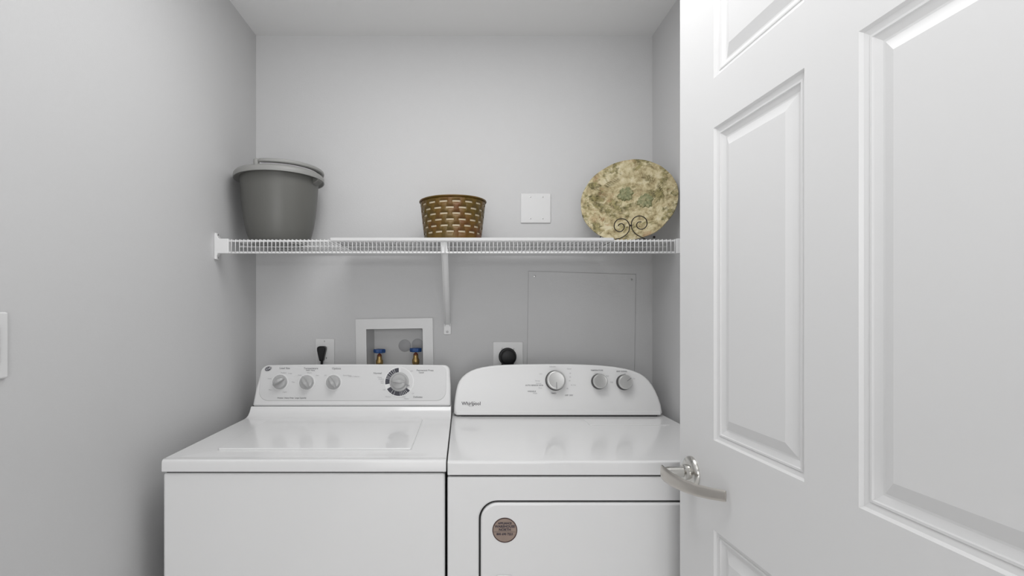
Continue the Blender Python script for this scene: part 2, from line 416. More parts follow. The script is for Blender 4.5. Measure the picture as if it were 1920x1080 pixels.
# dark cycle segments, left arc and bottom arc, cut by thin pale ticks
for a0, a1 in ((93, 113), (114.5, 121), (122.5, 132), (133.5, 142), (143.5, 152), (153.5, 158), (159.5, 164), (165.5, 191),
               (211, 234), (235.5, 247), (248.5, 276), (277.5, 284), (285.5, 292), (293.5, 300), (301.5, 308), (309.5, 322)):
    ringseg(bm, S, u, v, .0325, .0480, math.radians(a0), math.radians(a1), .0010, .0016, 5)
obj('dial_marking', bm, 'navy', wa, smooth=False, label='dark arc markings around the dial')
bm = bmesh.new(); ringseg(bm, S, u, v, .0345, .0475, math.radians(-28), math.radians(84), .0010, .0015, 20)
obj('dial_arc', bm, 'consgrey', wa, smooth=False)
Sd = S @ Matrix.Translation((0, 0, .0012))
obj('dial_skirt', lathe(bmesh.new(), [(.0335, 0), (.033, .003), (.027, .005), (0, .005)], Sd @ Matrix.Translation((u, v, 0)), 48), 'knobw', wa)
knob(wa, Sd @ Matrix.Translation((0, 0, .005)), u, v, .0265, .022, 'knobw', math.radians(176))
bm = prism(bmesh.new(), [(u+.026, v-.009), (u+.0375, v-.0125), (u+.0275, v-.0160)], Sd, .003, .007); obj('dial_pointer', bm, 'ink', wa, label='small dark pointer beside the dial')
# printing
WORDS = []
def word(s, Mx, u_, v_, size, m, parent):
    b_ = bmesh.new(); text(b_, s, Mx, u_, v_, size, bold=.00016); obj('printed_word', b_, m, parent, smooth=False, normals=False)
def TW(s, px, py, size): word(s, S, *on(S, px, py), size, 'ink', wa)
bm = bmesh.new()
def T(s, px, py, size, Mx=S, f=None, **k):
    uu, vv = on(Mx, px, py); text(bm if f is None else f, s, Mx, uu, vv, size, **k)
TW('Load Size', 534, 690.5, .0094); TW('Temperature', 583, 690.8, .0094); TW('Options', 631, 691, .0094)
TW('Wash / Rinse', 582, 694.6, .0058); TW('Normal', 708, 699.8, .0090); TW('Permanent Press', 797, 694.5, .0086); TW('Casual', 790, 698.6, .0066)
TW('Delicates', 783.5, 744.5, .0086)
TW('Washer  Heavy Duty  Large Capacity', 547, 746.2, .0066)
bm = bmesh.new()
for s, px, py in (('Medium', 532, 699), ('Large', 544, 700), ('Small', 505.5, 710), ('Mini', 506.5, 731), ('Super', 534, 735), ('Max', 550, 716.5), ('Cold', 562, 703.5), ('Warm', 580, 699), ('Hot', 595, 704), ('Off', 610, 704), ('Extra Rinse', 651, 704),
                  ('Fabric Softener', 664, 706), ('Heavy', 712, 707.5), ('Medium', 715, 711), ('Light', 716.5, 714.6), ('Soak', 717, 718), ('Off', 720, 731), ('Rinse', 762, 692.5), ('Light', 771, 695.5), ('Off', 774, 738),
                  ('Medium', 728, 744), ('Heavy', 762, 747.5), ('Rinse', 757, 744)):
    T(s, px, py, .0062)
obj('small_lettering', bm, 'inkl', wa, smooth=False, normals=False)['kind'] = 'stuff'
# round maker's emblem
eu, ev = on(S, 503, 691.5)
Me = S @ Matrix.Translation((eu, ev, 0)) @ Matrix.Rotation(math.radians(22), 4, 'Z') @ Matrix.Diagonal((1.25, .80, 1, 1))
obj('emblem', lathe(bmesh.new(), [(.0098, 0), (.0098, .0008), (0, .0008)], Me, 32), 'navy', wa, label='small dark oval emblem')
bm = bmesh.new(); text(bm, 'GE', Me, 0, 0, .012, n=.0010, shear=.25); ringseg(bm, Me, 0, 0, .0085, .0091, 0, 2*PI-.001, .0006, .0011, 24)
obj('emblem_lettering', bm, 'plastic', wa, smooth=False, normals=False)

# ------------------------------------------------------------------ clothes dryer
dx0, dx1, df = -.0375, .6995, 1.235
dr = thing('clothes_dryer', 'white clothes dryer on the right with an arched console and silver knobs', 'dryer', (.33, 1.55, 0))
Mf = frame((0, df+.002, 0), (1, 0, 0), (0, 0, 1))
ow = [(dx0, .012), (dx1, .012), (dx1, .8715), (dx0, .8715)]
dd = rrect(.0385, .6235, .18, .8135, .046, 10)
bm = holed(bmesh.new(), ow, dd, Mf, 0, -.62, -.016)
bb = [bm.verts.new(Mf @ Vector((a, b, -.62))) for a, b in ow]; bm.faces.new(bb); bmesh.ops.remove_doubles(bm, verts=bm.verts, dist=1e-5)
obj('cabinet', bm, 'enamel', dr, bevel=.004, seg=3, angle=50)
obj('top_seam', bx(dx0+.006, dx1-.006, df+.010, 1.84, .8710, .8765), 'gap', dr, smooth=False)
for x in (dx0+.05, dx1-.05):
    for y in (1.30, 1.80): obj('foot', lathe(bmesh.new(), [(0, 0), (.02, 0), (.02, .008), (.008, .010), (.008, .02), (0, .02)], Matrix.Translation((x, y, 0)), 16), 'dark', dr)
obj('door_gasket', prism(bmesh.new(), rrect(.0395, .6225, .181, .8125, .045, 10), Mf, -.0158, -.0135), 'gap', dr, smooth=False, label='dark gap around the dryer door')
dl = obj('door', prism(bmesh.new(), rrect(.0430, .6190, .1845, .8090, .0415, 10), Mf, -.014, .0035), 'enamel', dr, bevel=.005, seg=4)
Mfs = Mf @ Matrix.Translation((0, 0, .0035))
hu2, hv2 = on(Mfs, 944.5, 1077)
obj('door_pull', prism(bmesh.new(), rrect(hu2-.0205, hu2+.0205, hv2-.10, hv2, .008, 5), Mfs, 0, .006), 'plastic', dl, bevel=.003, seg=3, label='raised white pull on the dryer door')
su, sv = on(Mfs, 946.5, 994)
Ms = Mfs @ Matrix.Translation((su, sv, 0))
st = obj('sticker', lathe(bmesh.new(), [(.0298, 0), (.0298, .0004), (0, .0004)], Ms, 56), 'sticker', dr, label='round bronze sticker with dark lettering')
bm = bmesh.new(); ringseg(bm, Ms, 0, 0, .0278, .0301, 0, 2*PI-.001, 0, .0007, 56); obj('sticker_rim', bm, 'stickrim', st, smooth=False)
bm = bmesh.new()
for s, v, z in (('APPLIANCE', .0165, .0064), ('WAREHOUSE', .0088, .0080), ('NORTH', .0010, .0082), ('800 690 7221', -.0096, .0072)): text(bm, s, Ms, 0, v, z, n=.0006, bold=.00032)
prism(bm, rrect(-.026, .026, -.0046, -.0041, 0), Ms, .0004, .0006)
obj('sticker_lettering', bm, 'stickink', st, smooth=False, normals=False)
My2 = frame((dx0, 0, 0), (0, 1, 0), (0, 0, 1))
pr = [(df, .8760), (df, .9035), (df+.0015, .9075), (df+.005, .9095), (df+.010, .910), (1.845, .910), (1.845, .8760)]
bm = prism(bmesh.new(), pr, My2, 0, dx1-dx0)
bmesh.ops.recalc_face_normals(bm, faces=bm.faces)
top = [f for f in bm.faces if f.normal.z > .999][0]
bmesh.ops.inset_region(bm, faces=[top], thickness=.02)
for v in top.verts:
    v.co.x = dx0+.050 if v.co.x < .3 else dx1-.050; v.co.y = 1.285 if v.co.y < 1.5 else 1.735
bmesh.ops.inset_region(bm, faces=[top], thickness=.012)
bmesh.ops.translate(bm, verts=top.verts, vec=(0, 0, -.0012))
obj('top_deck', bm, 'enamel', dr, bevel=.002, seg=2, angle=50)
obj('lint_screen_cover', prism(bmesh.new(), rrect(.405, .66, 1.63, 1.715, .004, 3), frame((0, 0, .9085), (1, 0, 0), (0, 1, 0)), 0, .0022), 'enamel', dr, bevel=.0008)
Mk = frame((0, 1.760, .9150), (1, 0, 0), (0, .034, .172))
op = [(851, 777), (851.5, 761), (853.2, 745), (855.2, 733), (857.6, 723), (861, 714.5), (866.5, 707), (874.5, 700), (883, 695), (893, 691), (905, 688), (920, 685.6), (945, 683.6), (978, 682.6), (1025, 682.2), (1070, 682.3), (1100, 683.3),
      (1127, 684.8), (1151, 687.2), (1173, 691), (1188, 695), (1200.6, 700.4), (1209.5, 706), (1217, 713), (1224, 722.5), (1230, 733.5), (1235.5, 746), (1239.8, 759), (1243, 777)]
po = outline(op, Mk)
bm = prism(bmesh.new(), po, Mk, -.080, 0); obj('console', bm, 'dconsole', dr, bevel=.007, seg=4, angle=60)
b1 = on(Mk, 853.5, 776)[0]; b2 = on(Mk, 1241, 776)[0]
obj('console_strip', prism(bmesh.new(), rrect(b1+.002, b2-.004, .0006, .0145, .004, 4), Mk, -.002, .0028), 'dconsole', dr, bevel=.0022, seg=3)
obj('console_seam', bx(b1+.022, b2-.015, 1.764, 1.835, .9090, .9158), 'gap', dr, smooth=False)
for px, py, r, h in ((1041, 713.5, .0325, .026), (1122.5, 715.5, .0250, .026), (1169.5, 717, .0250, .026)):
    u, v = on(Mk, px, py); k = knob(dr, Mk, u, v, r, h, 'silver', bar=False, basem='dark')
    ang = math.radians({1041: -91, 1122.5: 88, 1169.5: 36}[px]); R = Mk @ Matrix.Translation((u, v, h)) @ Matrix.Rotation(ang, 4, 'Z')
    if px != 1122.5: obj('pointer_line', bx(r*.22, r*.92, -.0011, .0011, -.0015, .0009, R), 'ink', k, smooth=False)
bm = bmesh.new()
def TK(s, px, py, z, **k): uu, vv = on(Mk, px, py); text(bm, s, Mk, uu, vv, z, **k)
def TKW(s, px, py, z): word(s, Mk, *on(Mk, px, py), z, 'ink', dr)
TKW('TEMPERATURE', 1119, 694.5, .0066); TKW('END SIGNAL', 1166, 696.4, .0066)
TKW('AUTO SENSOR DRY', 1001, 722.6, .0066); TKW('WRINKLE', 997, 734, .0066); TKW('TIMED', 1038, 737.5, .0066); TKW('OFF  DRY', 1067, 741.3, .0066)
uu, vv = on(Mk, 1017.5, 722.6); ringseg(bm, Mk, uu, vv, 0.0002, .0018, 0, 2*PI-.001, 0, .0005, 12)
obj('cycle_dot', bm, 'ink', dr, smooth=False, normals=False)
bm = bmesh.new()
for s, px, py in (('Less', 1014, 701), ('Energy', 1008, 714), ('Normal', 1010, 719), ('More', 1013, 727.5), ('Shield', 1003, 737.5), ('Delicates', 1036, 687.5), ('Casual', 1067, 691.5), ('20', 1069, 700), ('40', 1069, 707), ('60', 1068, 714),
                  ('Air Dry', 1075, 722), ('80', 1064, 728.6), ('Low', 1118, 700), ('Med', 1139, 705), ('High', 1147, 716.5), ('Off', 1171, 701.5), ('On', 1189, 710)):
    TK(s, px, py, .0058)
obj('small_lettering', bm, 'inkl', dr, smooth=False, normals=False)['kind'] = 'stuff'
bm = bmesh.new(); TK('Whirlpool', 883.5, 756.8, .0170, squeeze=.92, bold=.00018)
uu, vv = on(Mk, 885, 757.5)
Mo = Mk @ Matrix.Translation((uu, vv, 0)) @ Matrix.Rotation(math.radians(28), 4, 'Z') @ Matrix.Diagonal((.72, .36, 1, 1))
ringseg(bm, Mo, 0, 0, .0165, .0178, math.radians(160), math.radians(345), .0003, .0006, 24); ringseg(bm, Mo, 0, 0, .0165, .0178, math.radians(10), math.radians(80), .0003, .0006, 10)
obj('maker_lettering', bm, 'stickink', dr, smooth=False, normals=False, label='thin dark maker lettering with an oval swoosh')

# ------------------------------------------------------------------ wire shelf
sf, sb_, sz, sl = 1.632, 1.952, 1.5010, 1.4600
sh = thing('wire_shelf', 'white wire shelf spanning the wall above the washer and dryer', 'shelf', (-.03, 1.95, 1.50))
x_a, x_b = -.772, .705
rod = lambda y, z, r, a=x_a, b=x_b: tube(bmesh.new(), [(a, y, z), (b, y, z)], r, 10)
obj('rod', rod(sf+.0045, sz-.0045, .0030), 'wire', sh); obj('rod', rod(sf+.0045, sl, .0034), 'wire', sh)
obj('rod', rod(1.772, sz-.0045, .0030), 'wire', sh); obj('rod', rod(sb_, sz-.0045, .0030), 'wire', sh)
wbm = bmesh.new()
pth = [(0, 0, sl-.002), (0, 0, sz-.003), (0, .001, sz-.0005), (0, .003, sz), (0, sb_+.003-sf, sz)]
tube(wbm, pth, .00145, 6); bmesh.ops.recalc_face_normals(wbm, faces=wbm.faces)
wme = bpy.data.meshes.new('wire'); wbm.to_mesh(wme); wbm.free(); wme.materials.append(M['wire']); wme.polygons.foreach_set('use_smooth', [True]*len(wme.polygons))
xs = -.738; pit = .01285; nw = 0
while xs < .6865:
    o = bpy.data.objects.new('wire', wme); C.objects.link(o); o.parent = sh; o.location = Vector((xs, sf, 0))-W0(sh); xs += pit; nw += 1
for sx, xw in ((1, XL), (-1, XR)):
    bm = bmesh.new()
    Me_ = frame((xw, sf-.004, 0), (sx, 0, 0), (0, 0, 1)) if sx > 0 else frame((xw, sf-.004, 0), (1, 0, 0), (0, 0, 1))
    pts = [(0, 1.438), (.0085, 1.438), (.0085, 1.450), (.0125, 1.4565), (.046, 1.4565), (.046, 1.5035), (.016, 1.5035), (.0085, 1.513), (.0085, 1.522), (0, 1.522)]
    if sx < 0: pts = [(-a, b) for a, b in pts]
    prism(bm, pts, Me_, -.020 if sx > 0 else -.020, 0)
    br = obj('end_bracket', bm, 'wire', sh, bevel=.0018, seg=2)
    for z in (1.517, 1.4435):
        Mq = Matrix.Translation((xw+sx*.0085, sf+.006, z)) @ Matrix.Rotation(sx*PI/2, 4, 'Y')
        obj('screw', lathe(bmesh.new(), [(.0034, 0), (.0034, .0012), (.002, .002), (0, .002)], Mq, 14), 'steel', br)
# diagonal brace under the shelf
bm = bmesh.new()
A = Vector((-.0585, sf+.010, 1.472)); B = Vector((-.0590, YB-.006, 1.222)); D = (B-A).normalized()
Mb = frame(A, (1, 0, 0), D.cross(Vector((1, 0, 0))) if D.cross(Vector((1, 0, 0))).z > 0 else -D.cross(Vector((1, 0, 0))))
L = (B-A).length
for a, b, c, d in ((-.0105, .0105, -.0010, .0010), (-.0105, -.0085, -.0085, 0), (.0085, .0105, -.0085, 0)):
    r = bmesh.ops.create_cube(bm, size=1)
    side_v = Mb.col[1].xyz
    for v in r['verts']:
        x = a+(v.co.x+.5)*(b-a); n_ = c+(v.co.y+.5)*(d-c); t = (v.co.z+.5)*L
        v.co = A+Vector((1, 0, 0))*x+side_v*n_+D*t
brc = obj('support_brace', bm, 'wire', sh, bevel=.0008)
bm = prism(bmesh.new(), rrect(-.0735, -.0455, 1.184, 1.2265, (.005, .005, .003, .003), 4), Mw, 0, .0055)
ft = obj('brace_foot', bm, 'wire', brc, bevel=.0015)
obj('screw', lathe(bmesh.new(), [(.0042, 0), (.0042, .0012), (.002, .0022), (0, .0022)], Mw @ Matrix.Translation((-.0595, 1.1945, .0055)), 16), 'steel', brc)
bm = bx(-.0700, -.0490, sf+.0078, sf+.016, sl-.002, sz-.001); obj('brace_clip', bm, 'wire', brc, bevel=.002)

# frosted liner on the deck
ln0, ln1 = (620-CX)/F*sf, (1150-CX)/F*sf
bm = prism(bmesh.new(), [(sf-.0055, sz-.0050), (sf-.0020, sz-.0050), (sf-.0020, sz+.0016), (sf+.300, sz+.0016), (sf+.300, sz+.0052), (sf-.0055, sz+.0052)], frame((ln0, 0, 0), (0, 1, 0), (0, 0, 1)), 0, ln1-ln0)
o = obj('shelf_liner', bm, 'frosted', bevel=.0012, angle=50)
o['label'] = 'thin frosted plastic liner strip lying on the wire shelf under the amber basket'; o['category'] = 'shelf liner'

# ------------------------------------------------------------------ grey bucket
bc = Vector((-.6400, 1.790, sz+.0016)); bk = thing('bucket', 'grey plastic bucket with a folded handle, at the left end of the wire shelf', 'bucket', bc)
Mb2 = Matrix.Translation(bc); hB = .247
body = [(0, .003), (.084, .003), (.0885, 0), (.0945, .004), (.1005, .016), (.1080, .038), (.1150, .068), (.1205, .105), (.1250, .145), (.1280, .185), (.1298, .212), (.1305, .232)]
inn = [(r-.003, h) for r, h in body[3:]][::-1]
obj('body', lathe(bmesh.new(), body+inn+[(.088, .006), (0, .006)], Mb2, 72), 'bucket', bk)
obj('rim', lathe(bmesh.new(), [(.1265, .232), (.1308, .229), (.1420, .2275), (.1470, .2235), (.1502, .2235), (.1509, .2290), (.1496, .2380), (.1450, .2440), (.1380, .2468), (.1300, .2468), (.1275, .2440), (.1265, .232)], Mb2, 72), 'rim', bk)
hp = [bc+Vector((.1400*math.cos(math.radians(a)), .1400*math.sin(math.radians(a)), hB+.0095)) for a in range(-101, 80, 5)]
bm = bmesh.new(); rings = []
for i, p in enumerate(hp):
    rad = (p-bc); rad.z = 0; rad.normalize(); wd = .0100; th = .0072
    k = min(1, (i+.6)/2, (len(hp)-i-.4)/2)
    rings.append([bm.verts.new(p+rad*(wd*k*math.cos(a))+Vector((0, 0, th*max(-.8, min(.8, k*1.2*math.sin(a)))))) for a in [2*PI*q/14 for q in range(14)]])
for A_, B_ in zip(rings, rings[1:]):
    for q in range(14): bm.faces.new((A_[q], A_[(q+1) % 14], B_[(q+1) % 14], B_[q]))
bm.faces.new(rings[0]); bm.faces.new(rings[-1]); obj('handle', bm, 'rim', bk)
for a in (-101, 79):
    rad = Vector((math.cos(math.radians(a)), math.sin(math.radians(a)), 0)); p = bc+rad*.1400
    obj('pivot', lathe(bmesh.new(), [(.008, hB-.006), (.0095, hB+.004), (.0095, hB+.012), (.006, hB+.0155), (0, hB+.0160)], Matrix.Translation((p.x, p.y, bc.z)), 16), 'rim', bk)
rad = Vector((math.cos(math.radians(-8)), math.sin(math.radians(-8)), 0)); tng = Vector((-rad.y, rad.x, 0))
Ml = frame(bc+rad*.126, rad, (0, 0, 1)); bm = prism(bmesh.new(), [(0, .206), (.006, .206), (.0215, .217), (.0235, .226), (0, .231)], Ml, -.018, .018)
obj('pouring_lug', bm, 'bucket', bk, bevel=.003)

# ------------------------------------------------------------------ amber slotted basket
ac = Vector((-.035, 1.785, sz+.0060)); ab = thing('basket', 'amber metal basket pierced by rows of short slots, standing mid-shelf', 'basket', ac)
hA = .1445; r0, r1 = .0965, .1135
def ra(h): return r0+(r1-r0)*(h/hA)**.9
rows_z = [.029, .0485, .0680, .0875, .1065, .1265]
levels = [0, .004]
for z in rows_z: levels += [z-.0027, z+.0027]
levels += [hA]
bm = bmesh.new(); NS = 128
g = [[bm.verts.new(ac+Vector((ra(h)*math.cos(2*PI*i/NS), ra(h)*math.sin(2*PI*i/NS), h))) for i in range(NS)] for h in levels]
ph0 = int(round((-PI/2+.075)/(2*PI)*NS)) % NS
for j in range(len(levels)-1):
    srow = (j-2)//2 if j >= 2 and (j % 2 == 0) and j < len(levels)-2 else None
    for i in range(NS):
        if srow is not None:
            k = (i-ph0+2+(4 if srow % 2 == 0 else 0)) % 8
            if k < 5: continue
        bm.faces.new((g[j][i], g[j][(i+1) % NS], g[j+1][(i+1) % NS], g[j+1][i]))
bm.faces.new(g[0][::-1])
o = obj('body', bm, 'amber', ab); s = o.modifiers.new('solid', 'SOLIDIFY'); s.thickness = .0014; s.offset = -1
obj('rim', tube(bmesh.new(), [ac+Vector(((r1+.0012)*math.cos(2*PI*i/96), (r1+.0012)*math.sin(2*PI*i/96), hA)) for i in range(96)], .0026, 8, closed=True), 'amber', ab)
obj('lining', lathe(bmesh.new(), [(r0-.004, .003)]+[(ra(h)-.0035, h) for h in (.03, .07, .11, .138)]+[(ra(.138)-.0045, .138), (r0-.005, .004)], Matrix.Translation(ac), 64), 'liner_c', ab, label='cream lining showing through the slots')

# ------------------------------------------------------------------ decorative plate on an easel
pc = Vector((.5745, 1.778, 1.650))
yaw = math.radians(23); lean = math.radians(20)
Nn = Vector((-math.sin(yaw)*math.cos(lean), -math.cos(yaw)*math.cos(lean), math.sin(lean)))
Uu = Vector((math.cos(yaw), -math.sin(yaw), 0)); Vv = Nn.cross(Uu)
Mp = frame(pc, Uu, Vv)
pl = thing('decorative_plate', 'round mottled cream and moss green ceramic plate with two clover reliefs', 'plate', pc)
bm = bmesh.new(); NA = 120
def wob(a, r): return noise.noise(Vector((math.cos(a)*2.2, math.sin(a)*2.2, r*8)))
pf = [(0, 0), (.02, 0), (.04, 0), (.06, .0005), (.078, .0015), (.09, .004), (.102, .009), (.112, .0145), (.124, .0185), (.136, .0215), (.147, .0235), (.1525, .0232), (.1535, .0205)]
bkp = [(.150, .0165), (.136, .0135), (.118, .0085), (.098, -.002), (.085, -.006), (.06, -.0068), (0, -.0068)]
rings = []
for r_, h_ in pf+bkp:
    if r_ == 0: rings.append([bm.verts.new(Mp @ Vector((0, 0, h_)))]); continue
    row = []
    for i in range(NA):
        a = 2*PI*i/NA; rr = 1.045*r_*(1+.020*wob(a, 0)*(r_/.15)**2)
        x, y = rr*math.cos(a), rr*math.sin(a)
        dz = .0014*noise.noise(Vector((x*45, y*45, 1)))+.0024*noise.noise(Vector((x*18, y*18, 5)))*(r_/.15) if h_ >= 0 else 0
        row.append(bm.verts.new(Mp @ Vector((x, y, h_+dz))))
    rings.append(row)
for A_, B_ in zip(rings, rings[1:]):
    for i in range(NA):
        j = (i+1) % NA
        if len(A_) == 1: bm.faces.new((A_[0], B_[i], B_[j]))
        elif len(B_) == 1: bm.faces.new((A_[i], A_[j], B_[0]))
        else: bm.faces.new((A_[i], A_[j], B_[j], B_[i]))
obj('dish', bm, 'ceramic', pl)
def leaflet(cu, cv, ang, ln, wd, root, m='sage'):
    """one heart-shaped leaf of a clover relief, domed, with a midrib groove"""
    R = Mp @ Matrix.Translation((cu, cv, 0)) @ Matrix.Rotation(ang, 4, 'Z'); bm = bmesh.new(); q = []
    ns, nt = 10, 8
    for i in range(ns+1):
        t = i/ns; row = []
        for j in range(nt+1):
            s_ = j/nt*2-1
            w_ = wd*(math.sin(PI*min(1, t*.86+.06))**.75)
            x = ln*t-(abs(1-abs(s_))**1.5)*ln*.13*t**3; y = s_*w_
            hh = .0016+.0065*math.sqrt(max(0, 1-s_*s_))*math.sin(PI*min(1, .12+t*.86))**.5-.0018*math.exp(-(s_*6)**2)
            if i == 0 or i == ns or j in (0, nt): hh = -.0005
            row.append(bm.verts.new(R @ Vector((x, y, hh))))
        q.append(row)
    for i in range(ns):
        for j in range(nt): bm.faces.new((q[i][j], q[i+1][j], q[i+1][j+1], q[i][j+1]))
    return obj('leaflet', bm, m, root)
for (px, py, angs) in ((1173, 364, (15, 75, 128, 205, 255, 305)), (1211, 377, (28, 85, 140, 190, 238, 300))):
    cu, cv = on(Mp, px, py)
    bm = bmesh.new(); tube(bm, [Mp @ Vector((cu, cv, .003)), Mp @ Vector((cu-.012, cv+.004, .0045)), Mp @ Vector((cu+.020, cv-.006, .0035))], .0012, 6)
    rt = obj('clover_relief', bm, 'sage', pl, label='raised sage green clover on the plate')
    for k, a in enumerate(angs): leaflet(cu, cv, math.radians(a), .0285+.003*(k % 2), .0128, rt)
# fern-like raised sprays near the rim
for (a, rr, rot, n_) in ((165, .112, 80, 7), (125, .105, 30, 7), (55, .11, -35, 8), (215, .115, 130, 6), (300, .12, 30, 6), (20, .118, -70, 7)):
    cu, cv = rr*math.cos(math.radians(a)), rr*math.sin(math.radians(a)); bm = bmesh.new()
    R = Mp @ Matrix.Translation((cu, cv, .0125)) @ Matrix.Rotation(math.radians(rot), 4, 'Z')
    tube(bm, [R @ Vector((-.028+.056*i/6, .003*math.sin(i), 0)) for i in range(7)], .0012, 6)
    for i in range(n_):
        x = -.024+.046*i/(n_-1)
        for s_ in (-1, 1):
            l_ = .015*(1-.5*i/n_); tube(bm, [R @ Vector((x, 0, 0)), R @ Vector((x+l_*.35, s_*l_*.6, .0006)), R @ Vector((x+l_*.6, s_*l_, 0))], [.0011, .0018, .0006], 5)
    obj('fern_relief', bm, 'ceramic', pl)
# easel
ez = sz+.0030
es = thing('plate_easel', 'black wire easel with two front scrolls holding the decorative plate', 'plate stand', (.58, 1.68, ez))
ye = 1.664
def E(pts, y=ye): return [at(1080+a/4.5, 260+b/4.5, y-(a/4.5-102)*.00058) for a, b in pts]
lsp = [(372, 716), (357, 736), (366, 752), (392, 752), (409, 738), (398, 716)]
lsp = [(356, 737), (366, 721), (388, 717), (407, 737), (402, 762), (378, 783), (345, 778), (323, 750), (327, 712), (352, 683), (390, 676), (428, 690), (450, 726), (450, 768), (432, 800), (404, 824), (368, 843)]
rsp = [(553, 702), (527, 704), (511, 724), (518, 750), (545, 764), (577, 756), (598, 726), (594, 686), (568, 660), (532, 652), (494, 666), (470, 702), (470, 752), (490, 790), (520, 815), (560, 835)]
obj('front_scroll', tube(bmesh.new(), smooth_path(E(lsp), 5)+[Vector((at(1150, 447, ye).x-.003, ye+.004, ez+.002)), Vector((at(1154, 447, ye).x, 1.70, ez+.002))], .0016, 8), 'iron', es)
obj('front_scroll', tube(bmesh.new(), smooth_path(E(rsp), 5)+[Vector((at(1210, 447, ye).x+.004, ye+.004, ez+.002)), Vector((at(1222, 447, ye).x+.01, 1.72, ez+.002))], .0016, 8), 'iron', es)
p1 = at(1180.5, 423.5, ye); p2 = at(1184, 422, ye-.001)
obj('scroll_tie', tube(bmesh.new(), [p1-Vector((.001, 0, 0)), p2+Vector((.001, 0, 0))], .0028, 8), 'iron', es)
bl = at(1158, 447, ye).x; brx = at(1222, 447, ye).x+.01
for x in (bl-.007, brx): obj('side_rail', tube(bmesh.new(), smooth_path([(x, 1.72, ez+.002), (x+.001, 1.80, ez+.0018), (x+.002, 1.90, ez+.0018), (x+.022*(1 if x < .55 else -1), 1.925, ez+.05), (.572+(.02 if x > .55 else -.02), 1.915, ez+.13)], 5), .0017, 8), 'iron', es)
obj('cross_rail', tube(bmesh.new(), [(bl-.007, 1.74, ez+.002), (brx, 1.74, ez+.002)], .0017, 8), 'iron', es)
obj('back_rest', tube(bmesh.new(), [(.552, 1.915, ez+.13), (.592, 1.915, ez+.13)], .0017, 8), 'iron', es)
bm = lathe(bmesh.new(), [(0, -.004), (.0032, -.003), (.004, 0), (.0032, .003), (0, .004)], Matrix.Translation(at(1226.5, 444.5, 1.70)), 12); obj('foot_knob', bm, 'iron', es)

# ------------------------------------------------------------------ wall fittings
def wp(px, py): q = at(px, py, YB); return q.x, q.z
def plate_thing(name, label, cat, x0, x1, z0, z1, part='cover'):
    t = thing(name, label, cat, ((x0+x1)/2, YB, (z0+z1)/2))
    obj(part, prism(bmesh.new(), rrect(x0, x1, z0, z1, .003, 3), Mw, 0, .0055), 'plate', t, bevel=.0028, seg=3)
    return t
def screw(parent, px, py, n=.0055, r=.0030, m='steel'):
    x, z = wp(px, py); return obj('screw', lathe(bmesh.new(), [(r, 0), (r, .0007), (r*.5, .0012), (0, .0012)], Mw @ Matrix.Translation((x, z, n)), 14), m, parent)
x0, z1 = wp(976, 363); x1, z0 = wp(1032.5, 418.5)
bp_ = plate_thing('blank_wall_plate', 'white square blank wall plate with four screws, above the shelf', 'wall plate', x0, x1, z0, z1)
for px, py in ((994, 370), (1017, 370), (994, 410.5), (1017, 410.5)): screw(bp_, px, py)
# washer outlet
x0, z1 = wp(592, 635); x1 = wp(627.5, 0)[0]; z0 = z1-.1145
ou = plate_thing('outlet', 'white single outlet above the washer with a black plug in it', 'outlet', x0, x1, z0, z1)
xm = (x0+x1)/2; zm = (z0+z1)/2
ins = obj('socket', prism(bmesh.new(), rrect(xm-.0168, xm+.0168, zm-.0335, zm+.0335, .003, 3), Mw, .005, .0068), 'plastic', ou, bevel=.0008)
for s_ in (-1, 1):
    zc = zm+s_*.0195
    for xo, hh in ((-.0062, .0080), (.0062, .0066)): obj('slot', bx(xm+xo-.0011, xm+xo+.0011, YB-.0072, YB-.0066, zc-hh/2+.003, zc+hh/2+.003), 'dark', ins, smooth=False)
screw(ou, 609.5, 639.5)
px_, pz_ = wp(606.3, 664)
pg = thing('power_plug', 'black tapered plug and cord in the outlet above the washer', 'plug', (px_, YB-.02, pz_))
zt = wp(606, 648.5)[1]; zb = wp(606, 676)[1]
bm = prism(bmesh.new(), [(px_-.0075, zb), (px_+.0065, zb), (px_+.0095, zb+.018), (px_+.0158, zt-.014), (px_+.0165, zt-.004), (px_+.009, zt), (px_-.009, zt), (px_-.0165, zt-.004), (px_-.0165, zt-.015), (px_-.0125, zb+.022)], Mw, .0068, .032)
obj('plug_body', bm, 'black', pg, bevel=.004, seg=3)
obj('cord', tube(bmesh.new(), smooth_path([(px_-.0005, YB-.019, zb+.002), (px_-.0008, YB-.019, zb-.03), (px_+.002, YB-.02, zb-.10), (px_+.02, YB-.022, zb-.25)], 6), .0048, 10), 'black', pg)
# dryer outlet
x0, z1 = wp(924, 640.5); x1 = wp(980.5, 0)[0]; z0 = z1-.116
do = plate_thing('dryer_outlet', 'white square outlet plate above the dryer with a round black plug', 'outlet', x0, x1, z0, z1)
screw(do, 940.5, 653, r=.0034); screw(do, 962.5, 654, r=.0034)
xc, zc = wp(951.5, 668.5)
obj('socket', lathe(bmesh.new(), [(.0345, 0), (.034, .0015), (0, .0015)], Mw @ Matrix.Translation((xc, zc, .005)), 40), 'black', do, label='black round socket face')
dp = thing('dryer_plug', 'large round black plug in the square outlet above the dryer', 'plug', (xc, YB-.02, zc))
obj('plug_body', lathe(bmesh.new(), [(.0300, 0), (.0308, .003), (.0308, .020), (.0290, .026), (.0260, .0285), (.022, .0295), (0, .030)], Mw @ Matrix.Translation((xc, zc, .0066)), 48), 'black', dp)
obj('cord_collar', prism(bmesh.new(), [(xc-.026, zc-.045), (xc+.020, zc-.045), (xc+.022, zc-.018), (xc-.024, zc-.018)], Mw, .010, .032), 'black', dp, bevel=.004)
